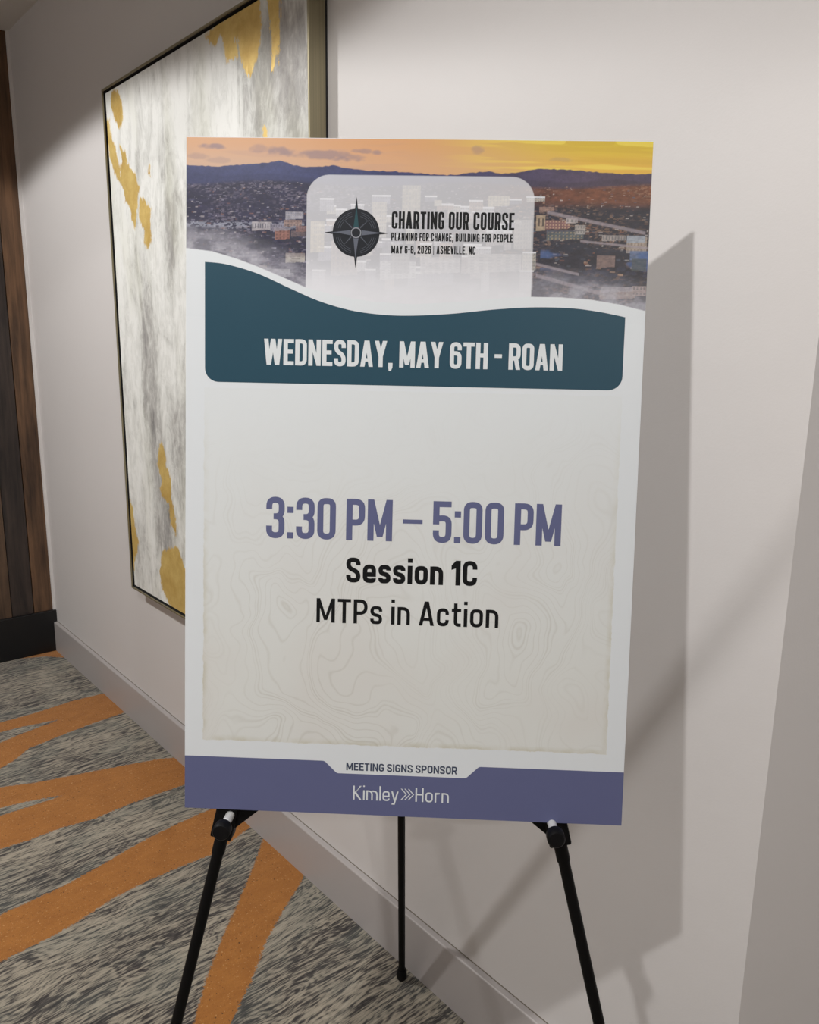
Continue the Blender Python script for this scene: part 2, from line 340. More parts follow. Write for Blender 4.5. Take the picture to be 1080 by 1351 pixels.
GOLD = [[(-2.689, 2.251), (-2.633, 2.236), (-2.603, 2.183), (-2.609, 2.15), (-2.641, 2.125), (-2.666, 2.153), (-2.69, 2.186), (-2.7, 2.222)],
 [(-2.721, 2.185), (-2.711, 2.12), (-2.687, 2.087), (-2.657, 2.026), (-2.652, 1.997), (-2.636, 2.037), (-2.648, 2.081), (-2.604, 2.053), (-2.591, 2.016), (-2.54, 1.981), (-2.51, 1.936), (-2.522, 1.917), (-2.543, 1.86), (-2.557, 1.82), (-2.581, 1.85), (-2.607, 1.913), (-2.627, 1.909), (-2.631, 1.945), (-2.7, 2.004), (-2.733, 2.052), (-2.745, 2.125), (-2.744, 2.168)],
 [(-2.514, 1.909), (-2.471, 1.897), (-2.432, 1.866), (-2.444, 1.833), (-2.441, 1.792), (-2.449, 1.772), (-2.472, 1.753), (-2.492, 1.768), (-2.492, 1.81), (-2.523, 1.848), (-2.523, 1.883)],
 [(-2.046, 2.247), (-1.892, 2.262), (-1.775, 2.262), (-1.768, 2.196), (-1.787, 2.135), (-1.821, 2.102), (-1.843, 2.105), (-1.864, 2.138), (-1.879, 2.189), (-1.896, 2.198), (-1.875, 2.146), (-1.922, 2.159), (-1.94, 2.156), (-1.949, 2.196), (-1.965, 2.232), (-1.986, 2.204), (-2.029, 2.226)],
 [(-1.739, 2.256), (-1.684, 2.25), (-1.69, 2.151), (-1.696, 2.099), (-1.708, 2.127), (-1.715, 2.089), (-1.73, 2.092), (-1.725, 2.155), (-1.733, 2.211)],
 [(-1.767, 1.977), (-1.751, 1.974), (-1.752, 1.93), (-1.779, 1.932)],
 [(-2.78, 0.974), (-2.751, 0.937), (-2.711, 0.897), (-2.7, 0.816), (-2.682, 0.783), (-2.701, 0.733), (-2.725, 0.718), (-2.734, 0.66), (-2.78, 0.651)],
 [(-2.447, 1.161), (-2.421, 1.135), (-2.417, 1.086), (-2.383, 1.05), (-2.39, 0.991), (-2.378, 0.927), (-2.365, 0.879), (-2.401, 0.889), (-2.412, 0.963), (-2.459, 0.972), (-2.475, 1.004), (-2.452, 1.032), (-2.486, 1.078), (-2.471, 1.122)],
 [(-2.481, 0.788), (-2.361, 0.829), (-2.328, 0.786), (-2.296, 0.743), (-2.24, 0.70), (-2.25, 0.594), (-2.442, 0.605), (-2.497, 0.651), (-2.51, 0.71)],
 [(-2.43, 2.0), (-2.425, 1.99), (-2.428, 1.96), (-2.44, 1.965)],
 [(-2.40, 1.0), (-2.39, 1.0), (-2.36, 0.90), (-2.37, 0.85)],
 [(-1.95, 1.2), (-1.85, 1.25), (-1.8, 1.0), (-1.86, 0.8), (-1.93, 0.95)]]
WX, WZ = U + ox, V + oz
G = np.full(WX.shape, -1.0)
for p in GOLD: G = np.maximum(G, sdf(WX, WZ, p))
put_float(cv, 'gold', np.clip(G, -0.1, 0.1))
def blob(cx, cz, sx, sz): return np.exp(-(((WX - cx) / sx) ** 2 + ((WZ - cz) / sz) ** 2))
gr = 0.10 + 0.52 * blob(-2.50, 1.30, 0.07, 0.36) + 0.45 * blob(-2.44, 0.90, 0.07, 0.14) + 0.35 * blob(-1.80, 1.85, 0.06, 0.22) + 0.45 * blob(-1.72, 2.15, 0.16, 0.14) + 0.30 * blob(-2.30, 1.8, 0.1, 0.2) \
   + 0.35 * blob(-1.62, 1.9, 0.06, 0.3) + 0.25 * blob(-2.68, 0.75, 0.1, 0.2) + 0.35 * blob(-2.52, 2.02, 0.02, 0.05) + 0.3 * blob(-2.3, 1.15, 0.1, 0.25)
put_float(cv, 'grey', gr)
put_float(cv, 'mauve_and_shade', np.clip(0.5 * blob(-2.15, 2.24, 0.30, 0.09) + 0.4 * blob(-1.66, 2.15, 0.1, 0.15), 0, 1))  # wide top blob is shade painted into the canvas, right one is paint

# ------------------------------------------------------------------ the sign board (24 x 36 in), leaning on the easel
BM = Matrix(((0.6839, -0.724, -0.0906), (0.7296, 0.6776, 0.0924), (-0.0055, -0.1293, 0.9916)))
BP = Vector((-0.79721, -0.41025, 1.28351))
def B(u, v, w=0.0): return BP + BM @ Vector((u, w, v))
sg = empty('event_sign', Matrix.Translation(BP) @ BM.to_4x4(), 'white printed foam board sign with mountain city photo and session times, standing on the easel', 'sign')
BW, BH, BT = 0.6096, 0.9144, 0.0025
M_BOARD = plain('white_foam_board', srgb(224, 228, 231), 0.40, 0.3, var=0.01)
MB().box(-BW / 2, BW / 2, -BT, BT, -BH / 2, BH / 2, 0.0006).build('foam_board', M_BOARD, sg)
def ink(name, c, rough=0.42): return plain(name, c, rough, 0.22, var=0.015)
I_TEAL = ink('teal_ink', srgb(40, 74, 90)); I_PURP = ink('slate_purple_ink', srgb(98, 102, 138)); I_BLACK = ink('black_ink', srgb(12, 13, 15)); I_WHITE = ink('white_ink', srgb(222, 226, 228))
I_SLATE = ink('slate_lettering_ink', srgb(66, 74, 94)); I_DISC = ink('emblem_dark_ink', srgb(26, 29, 36)); I_RING = ink('emblem_ring_ink', srgb(78, 82, 92)); I_GREY = ink('emblem_grey_ink', srgb(96, 100, 112)); I_DTEAL = ink('emblem_teal_ink', srgb(36, 72, 78))

def flat(name, polys, mat, level, parent):
    """flat print on the board face; polys in millimetres, front side faces -w"""
    v = []; f = []
    for pi_, p in enumerate(polys):
        n = len(v); v += [(a / 1000, -BT - 0.00006 * level - 0.000005 * (pi_ % 9), b_ / 1000) for a, b_ in p]
        f.append(tuple(range(n, n + len(p))))
    return mesh_obj(name, v, f, mat, parent)

# --- printed photograph of the city at sunset
def vnoise(rng, nx, ny, X, Y):
    g = rng.random((ny + 2, nx + 2)); fx = X * nx; fy = Y * ny; i = np.clip(fx.astype(int), 0, nx); j = np.clip(fy.astype(int), 0, ny)
    a = fx - i; b_ = fy - j; a = a * a * (3 - 2 * a); b_ = b_ * b_ * (3 - 2 * b_)
    return (g[j, i] * (1 - a) + g[j, i + 1] * a) * (1 - b_) + (g[j + 1, i] * (1 - a) + g[j + 1, i + 1] * a) * b_
def fbm(rng, nx, ny, X, Y, o=4):
    s = 0; amp = 1; t = 0
    for _ in range(o): s = s + amp * vnoise(rng, nx, ny, X, Y); t += amp; amp *= 0.55; nx *= 2; ny *= 2
    return s / t
def city_photo():
    rng = np.random.default_rng(11); st = 0.7
    us = np.arange(-304.5, 304.51, st); vs = np.arange(224, 457.0, st)
    U, V = np.meshgrid(us, vs); X = (U + 304.8) / 609.6; Y = (V - 224) / 233.2
    C = np.zeros(U.shape + (3,))
    def sr(*c): return np.array(srgb(*c)[:3])
    def lay(mask, col): C[:] = C * (1 - mask[..., None]) + np.asarray(col) * mask[..., None]
    def ss(a, b_, x): t = np.clip((x - a) / (b_ - a), 0, 1); return t * t * (3 - 2 * t)
    # sky
    right = ss(0.40, 0.92, X)[..., None]; hi = ss(418, 457, V)[..., None]
    left_c = sr(212, 176, 150) * (1 - hi) + sr(220, 168, 126) * hi; right_c = sr(232, 184, 74) * (1 - hi) + sr(224, 196, 56) * hi
    C[:] = left_c * (1 - right) + right_c * right
    mid = np.exp(-((X - 0.45) / 0.22) ** 2); lay(mid * 0.45, sr(228, 164, 104))
    streak = fbm(rng, 5, 30, X, Y + X * 0.05, 3); lay(ss(0.56, 0.72, streak) * ss(0.5, 0.8, X) * 0.6, sr(250, 226, 96)); lay(ss(0.58, 0.7, 1 - streak) * ss(0.6, 0.9, X) * 0.25, sr(206, 156, 60))
    lay(ss(0.55, 0.7, fbm(rng, 6, 24, X, Y, 3)) * (1 - ss(0.3, 0.6, X)) * 0.4, sr(200, 160, 140))
    for (a, b_, c, d, k) in ((-270, 444, 15, 4, .8), (-292, 433, 16, 4, .35), (-262, 427, 14, 4, .3), (-206, 443, 12, 5, .45), (-180, 441, 17, 7, .75), (-125, 435, 34, 6, .7), (-95, 431, 24, 5, .6), (-74, 441, 11, 3, .6), (-52, 439, 8, 3, .65), (78, 444, 8, 5, .4), (185, 432, 12, 3, .25)):
        wob = fbm(rng, 40, 24, X, Y, 3) - 0.5
        lay(k * ss(1.6, 0.0, ((U - a) / c) ** 2 + ((V - b_) / d) ** 2 + wob * 3.2), sr(150, 128, 134))
    # mountains
    hx = [-305, -283, -260, -240, -220, -198, -182, -165, -150, -130, -109, -90, -69, -29, 10, 30, 50, 90, 110, 129, 150, 168, 200, 227, 260, 305]
    hz = [420.5, 420, 419, 421.5, 423, 424.5, 428, 423, 419.5, 420.5, 422.4, 418.5, 416.5, 415.5, 413.5, 411.5, 412, 417, 414.5, 415, 420, 421, 420, 418, 415.5, 416]
    ridge = np.interp(us, hx, hz) + (np.interp(us, us[::6], rng.random(len(us[::6]))) - 0.5) * 1.4
    sky = ss(-0.5, 0.5, V - ridge[None, :])
    below = 1 - sky
    mcol = sr(62, 68, 112)[None, None] * (1 - right) + sr(84, 70, 90)[None, None] * right
    mt = fbm(rng, 30, 26, X, Y, 4)[..., None]
    lay(below, mcol * (0.75 + 0.55 * mt))
    r2 = np.interp(us, [-305, -250, -190, -130, -60, 20, 120, 200, 260, 305], [412, 408, 412, 405, 409, 405, 408, 404, 409, 406])
    lay(ss(1, -2, V - r2[None, :]) * 0.5, (sr(50, 54, 92)[None, None] * (1 - right) + sr(70, 56, 66)[None, None] * right) * np.ones_like(C))
    # woods and suburbs
    r3 = 399 + 3 * np.sin(us / 40)
    town = ss(3, -3, V - r3[None, :]); n1 = fbm(rng, 70, 60, X, Y, 4); n2 = fbm(rng, 160, 130, X, Y, 3); n3 = fbm(rng, 12, 12, X, Y, 3)
    tl = sr(44, 42, 70) * (0.55 + 0.9 * n1[..., None]); tr = sr(122, 74, 50) * (0.4 + 1.1 * n1[..., None])
    rr = (ss(0.55, 0.8, X) * ss(368, 384, V))[..., None]; dk = sr(46, 41, 50) * (0.5 + 1.0 * n1[..., None])
    lay(town, tl * (1 - right) + (tr * rr + dk * (1 - rr)) * right)
    dens = ss(0.50, 0.66, n2) * ss(0.35, 0.65, n3); lay(town * dens * 0.34, (sr(160, 150, 168)[None, None] * (1 - right) + sr(190, 150, 120)[None, None] * right) * np.ones_like(C))
    # thin bright rows of far houses
    for _ in range(1500):
        x = rng.uniform(-303, 303); z = 290 + rng.random() ** 0.8 * 108; wdt = rng.uniform(0.8, 4.2) * (1 + (380 - z) / 100); ht = rng.uniform(0.5, 1.1) * (1 + (390 - z) / 60); z += 3 * math.sin(x / 9.0)
        c = [sr(176, 172, 190), sr(140, 138, 160), sr(206, 196, 196), sr(150, 104, 88), sr(90, 90, 120)][rng.integers(5)]
        if x > 120: c = [sr(196, 160, 132), sr(206, 196, 190), sr(150, 96, 72), sr(96, 104, 120), sr(120, 88, 70)][rng.integers(5)]
        m = (abs(U - x) < wdt / 2) & (abs(V - z) < ht / 2); a_ = rng.uniform(0.25, 0.65); C[m] = C[m] * (1 - a_) + c * a_
    def tower(x0, x1, z0, z1, c, cols=4, rows=4, wc=(70, 72, 86), k=0.5, top=None):
        m = (U > x0) & (U < x1) & (V > z0 + (U - x0) * 0.06) & (V < z1); lum = (0.62 + 0.62 * n2)[..., None]; g_ = sr(*c) * 0.72 + sr(140, 134, 146) * 0.28; C[m] = C[m] * 0.2 + (g_ * lum)[m] * 0.8
        if cols: 
            gx = ((U - x0) / (x1 - x0) * cols) % 1; gz = ((V - z0) / (z1 - z0) * rows) % 1
            mw = m & (gx > 0.3) & (gx < 0.75) & (gz > 0.3) & (gz < 0.8); C[mw] = C[mw] * (1 - k) + sr(*wc) * k
        if top: mm = (U > x0 - 0.5) & (U < x1 + 0.5) & (V > z1 - 1.2) & (V < z1 + 1.2); C[mm] = sr(*top)
    # woods in the middle distance
    lay(town * ss(346, 330, V) * ss(300, 318, V) * ss(0.42, 0.6, n1) * 0.8, sr(46, 46, 60))
    # left
    lay(ss(350, 346, V) * ss(338, 344, V) * (X < 0.26) * 0.5 * (n2 > 0.45), sr(186, 190, 206))
    tower(-217, -190, 337, 349, (206, 198, 200), 8, 1, (60, 62, 84), .75); tower(-192, -172, 337, 346, (150, 144, 164), 6, 2); tower(-172, -148, 352, 362, (200, 196, 204), 8, 3, (120, 122, 146), .5)
    tower(-174, -150, 343, 352, (176, 140, 120), 6, 2); tower(-186, -166, 326, 339, (178, 112, 84), 4, 3, (90, 60, 60), .6); tower(-187, -165, 337, 341, (158, 148, 156), 0); tower(-164, -145, 330, 338, (110, 84, 78), 4, 2)
    tower(-158, -143.5, 336, 344, (150, 100, 84), 4, 1)
    tower(-171, -145, 296, 307, (214, 206, 190), 1, 3, (110, 100, 96), .5); tower(-171, -145, 303, 309, (168, 156, 150), 0)
    tower(-207, -196, 281, 292, (206, 188, 176), 2, 1); tower(-197, -165, 280, 288, (206, 206, 212), 0); tower(-196, -160, 276, 283, (190, 190, 200), 6, 1)
    # right
    tower(161, 180, 366, 373, (176, 136, 110), 7, 2); tower(158, 170, 342, 362, (206, 180, 140), 2, 1, (60, 50, 52), .8); tower(170, 202, 344, 356, (150, 92, 80), 8, 3, (230, 200, 160), .4)
    tower(196, 212, 352, 359, (206, 196, 190), 3, 1); tower(172, 220, 330, 342, (76, 96, 96), 10, 3, (196, 170, 120), .45); tower(208, 222, 338, 350, (196, 188, 176), 4, 2); tower(172, 220, 340, 343, (60, 64, 78), 0)
    tower(244, 275, 330, 338, (190, 180, 170), 8, 1); tower(276, 302, 315, 336, (208, 190, 168), 6, 3, (120, 100, 90), .5); tower(276, 300, 328, 338, (176, 190, 204), 0); tower(281, 304, 306, 318, (90, 120, 160), 0)
    lay(town * (X > .77) * ss(320, 314, V) * ss(290, 296, V) * ss(0.45, 0.55, n3) * 0.75, sr(78, 104, 156)); lay(town * (X > .76) * ss(300, 294, V) * ss(270, 276, V) * ss(0.4, 0.6, n1) * 0.5, sr(60, 62, 86))
    tower(284, 303, 292, 308, (48, 66, 48), 0); tower(238, 262, 296, 312, (150, 120, 104), 0)
    # roads
    for (xa, za, xb, zb, t) in ((172, 366, 300, 341, 3.0), (158, 300, 216, 287, 2.5), (160, 285, 250, 262, 3.5), (216, 330, 304, 322, 2.0)):
        e = np.abs((V - za) - (U - xa) * (zb - za) / (xb - xa)); m = ss(t, t * .4, e) * ((U > xa) & (U < xb)); lay(m * 0.7, sr(164, 152, 158))
    tower(244, 290, 255, 267, (206, 184, 170), 9, 2, (160, 130, 120), .5); tower(246, 300, 264, 272, (196, 186, 190), 0); tower(286, 304, 260, 273, (200, 176, 164), 4, 2)
    # downtown under the pale panel
    for _ in range(70):
        x = rng.uniform(-140, 150); z = rng.uniform(285, 385); hgt = rng.uniform(8, 30) * (1.15 - (z - 285) / 160); wdt = rng.uniform(9, 24)
        c = [(212, 206, 190), (190, 180, 176), (160, 160, 176), (196, 170, 150), (120, 120, 140), (220, 220, 224)][rng.integers(6)]
        tower(x, x + wdt, z - hgt, z, c, max(2, int(wdt / 3)), max(2, int(hgt / 4)), (90, 92, 110), .5, (225, 225, 230))
    for a in ((-18, 6, 350, 398, (200, 190, 160)), (-58, -38, 340, 376, (206, 196, 170)), (-138, -120, 310, 350, (216, 200, 160)), (95, 122, 372, 386, (226, 214, 180)), (24, 34, 372, 380, (226, 216, 190)),
              (130, 152, 318, 356, (196, 190, 180)), (-45, 2, 276, 300, (226, 226, 228)), (-32, -6, 284, 320, (150, 150, 150)), (8, 60, 284, 306, (210, 206, 206)), (70, 140, 286, 312, (204, 200, 196)), (-110, -75, 280, 326, (186, 170, 160))):
        tower(a[0], a[1], a[2], a[3], a[4], 6, 7, (100, 100, 116), .45)
    # the photograph fades to white mist along its lower edge
    wu = [-303, -270, -239, -209, -173, -143, -100, -50, 0, 60, 105, 155, 195, 234, 269, 305]
    wv = [313.2, 309.7, 301.3, 290.9, 276.6, 264.2, 254, 247, 245, 249, 254, 257.4, 257.1, 254.8, 249.5, 241.3]
    wave = np.interp(us, wu, wv)[None, :]; h = V - wave
    lay(ss(46, 2, h) * (0.50 + 0.5 * ss(0.35, 0.65, fbm(rng, 26, 20, X, Y, 4))) * 0.85, sr(186, 184, 194))
    low_ = below[..., None]; C[:] = C * (1 - low_) * 0.93 + C * low_ * (0.80 + 0.3 * fbm(rng, 220, 90, X, Y, 2)[..., None]) * 0.93
    # pale rounded panel
    def rbox(u, v, x0, x1, z1, r):
        dx = np.maximum(np.maximum(x0 + r - u, u - (x1 - r)), 0); dz = np.maximum(v - (z1 - r), 0)
        return np.where((u >= x0) & (u <= x1) & (v <= z1), r - np.hypot(dx, dz), -1)
    pan = ss(-0.35, 0.35, rbox(U, V, -144, 154.7, 410.3, 30)) * 1.0
    lay(pan * (0.62 + 0.30 * ss(320, 250, V)), sr(232, 232, 236))
    lay(1 - ss(-0.35, 0.35, h), sr(224, 228, 231))
    return us, vs, np.clip(C, 0, 1)
def photo_material():
    m = NT('printed_photo_ink', 0.40, 0.25); a = m.attr('print_colour'); grain = m.noise(m.coord(), 900, 2)
    m.color(m.mix(m.math('MULTIPLY', grain, 0.05), a.outputs['Color'], (0.5, 0.5, 0.5, 1))); return m.m
pu, pv, pc = city_photo()
ph, _, _ = grid_mesh('printed_photo', pu / 1000, pv / 1000, lambda a, b: np.stack([a, a * 0 - BT - 0.00006, b], 1), photo_material(), sg)
put_color(ph, 'print_colour', pc)

def smooth_curve(pts, n=8):
    P = [Vector(p) for p in pts]; out = []
    for i in range(len(P) - 1):
        p0 = P[max(i - 1, 0)]; p1 = P[i]; p2 = P[i + 1]; p3 = P[min(i + 2, len(P) - 1)]
        for k in range(n):
            t = k / n; out.append(tuple(0.5 * ((2 * p1) + (-p0 + p2) * t + (2 * p0 - 5 * p1 + 4 * p2 - p3) * t * t + (-p0 + 3 * p1 - 3 * p2 + p3) * t ** 3)))
    out.append(tuple(P[-1])); return out
def corner(cx, cy, r, a0, a1, n=10): return [(cx + r * math.cos(math.radians(a0 + (a1 - a0) * i / n)), cy + r * math.sin(math.radians(a0 + (a1 - a0) * i / n))) for i in range(n + 1)]

# --- pale map area with contour lines
def contour_material():
    m = NT('contour_map_print', 0.40, 0.3); g = m.coord(); x, y, z = m.xyz(g)
    wv = m.noise(g, 7, 2, 0.5, color=True)
    gg = m.vadd(g, m.vscale(m.vadd(wv, (-0.5, -0.5, -0.5)), 0.10))
    f = m.noise(m.mapping(gg, (1.25, 1, 0.9), rot=(0, 0.5, 0)), 4.4, 3, 0.36)
    def lines(k, wd):
        q = m.math('MULTIPLY', f, k); q = m.math('FRACT', q); q = m.math('ABSOLUTE', m.math('SUBTRACT', q, 0.5))
        return m.ramp(q, [(0.0, 1.0), (wd, 0.0)])
    ln = m.math('ADD', m.math('MULTIPLY', lines(46.0, 0.13), 0.42), m.math('MULTIPLY', lines(11.5, 0.045), 0.6), clamp=True)
    patch = m.ramp(m.noise(g, 4.5, 2), [(0.42, 0.25), (0.62, 1.0)])
    low = m.ramp(m.math('ADD', m.math('MULTIPLY', z, -1.2), 0.55), [(0.38, 0.0), (0.85, 1.0)])       # the print is fainter towards the top of the map
    k = m.math('MULTIPLY', m.math('MULTIPLY', ln, patch), low)
    pink = m.ramp(m.noise(g, 6.0, 2), [(0.45, 0.0), (0.65, 0.6)])
    base = m.mix(m.math('MULTIPLY', m.math('MULTIPLY', pink, 0.5), low), m.mix(low, srgb(223, 227, 229), srgb(222, 223, 219)), srgb(214, 208, 202))
    col = m.mix(m.math('MULTIPLY', k, 0.75), base, srgb(184, 180, 169))
    dx = m.math('SUBTRACT', 0.2795, m.math('ABSOLUTE', x)); dz = m.math('MINIMUM', m.math('SUBTRACT', 0.13, z), m.math('ADD', z, 0.3575)); d = m.math('MINIMUM', dx, dz)
    dn = m.math('ADD', d, m.math('MULTIPLY', m.math('SUBTRACT', m.noise(g, 60, 4, 0.7), 0.5), 0.006))
    band = m.ramp(m.math('MULTIPLY', dn, 100.0), [(0.0, 0.0), (0.12, 0.75), (0.45, 0.35), (0.8, 0.0)])
    col = m.mix(m.math('MULTIPLY', m.math('MULTIPLY', band, low), m.ramp(m.noise(g, 38, 3), [(0.35, 0.2), (0.6, 1.0)])), col, srgb(198, 194, 176))
    out = m.math('LESS_THAN', dn, 0.0)
    m.color(m.mix(out, col, srgb(224, 228, 231))); return m.m
flat('contour_map', [[(-290, 134), (290, 134), (290, -364), (-290, -364)]], contour_material(), 1, sg)

# --- teal banner and purple footer
top = smooth_curve([(-279.2, 295.7), (-249.5, 292.8), (-208.6, 281.6), (-167.7, 264.2), (-126.7, 247.4), (-85.9, 236.2), (-45.3, 230.9), (-4.9, 230.0), (50, 233.4), (105.4, 239.8), (155.2, 243.6), (204.9, 243.5), (244.8, 239.3), (278.7, 233.0)])
bn = flat('title_banner', [top + corner(260, 156, 18.5, 0, -90) + corner(-260, 156, 18.5, -90, -180)], I_TEAL, 2, sg)
foot = [(-304.6, -457), (-304.6, -381.5), (-113, -381.5)] + corner(-111, -388, 6.5, 80, 45, 4) + corner(-88, -392, 6.5, 225, 265, 4) + [(84, -398.6)] + corner(86, -392, 6.6, 275, 315, 4) + corner(109, -388, 6.5, 135, 92, 4) + [(304.6, -381.5), (304.6, -457)]
ft_ = flat('footer_band', [foot], I_PURP, 1, sg)

# --- lettering: condensed block letters drawn stroke by stroke
def round_path(pts, r):
    out = []; n = len(pts)
    for i, p in enumerate(pts):
        rr = p[2] if len(p) > 2 else r; p = Vector(p[:2])
        if i == 0 or i == n - 1 or rr <= 0: out.append(tuple(p)); continue
        a = Vector(pts[i - 1][:2]); b_ = Vector(pts[i + 1][:2]); da = a - p; db = b_ - p
        la = min(rr, da.length * (0.5 if i > 1 else 0.85), db.length * (0.5 if i < n - 2 else 0.85))
        s_ = p + da.normalized() * la; e_ = p + db.normalized() * la
        for k in range(7):
            t = k / 6; q = s_ * (1 - t) ** 2 * 1 + p * 2 * t * (1 - t) * 1.0 + e_ * t * t; out.append(tuple(q))
    return out
def stroke(pts, r, t):
    P = [Vector(p) for p in round_path(pts, r)]; P = [p for i, p in enumerate(P) if i == 0 or (p - P[i - 1]).length > 1e-5]
    n = len(P); L = []; Rr = []
    for i in range(n):
        d0 = (P[i] - P[i - 1]).normalized() if i else (P[1] - P[0]).normalized()
        d1 = (P[i + 1] - P[i]).normalized() if i < n - 1 else d0
        m_ = d0 + d1
        if m_.length < 1e-4: m_ = d0
        m_.normalize(); nn = Vector((-m_.y, m_.x)); c = max(0.5, nn.dot(Vector((-d1.y, d1.x)))); h = t / 2 / c
        L.append(P[i] + nn * h); Rr.append(P[i] - nn * h)
    return [[tuple(L[i]), tuple(Rr[i]), tuple(Rr[i + 1]), tuple(L[i + 1])] for i in range(n - 1)]
WT = {'M': 1.32, 'W': 1.55, 'A': 1.08, 'V': 1.05, 'N': 1.06, 'I': 0, '1': .62, 'Y': 1.05, 'T': .95, 'L': .85, 'E': .88, 'F': .85, ' ': .5, '-': .62, '–': 1.05, '|': 0, ',': 0, '.': 0, ':': 0, 'i': 0, 'l': 0,
      'm': 1.5, 't': .66, 'r': .62, 's': .86, 'e': .92, 'n': .9, 'o': .92, 'c': .86, 'y': .95, '>': .55, 'K': 1.1}
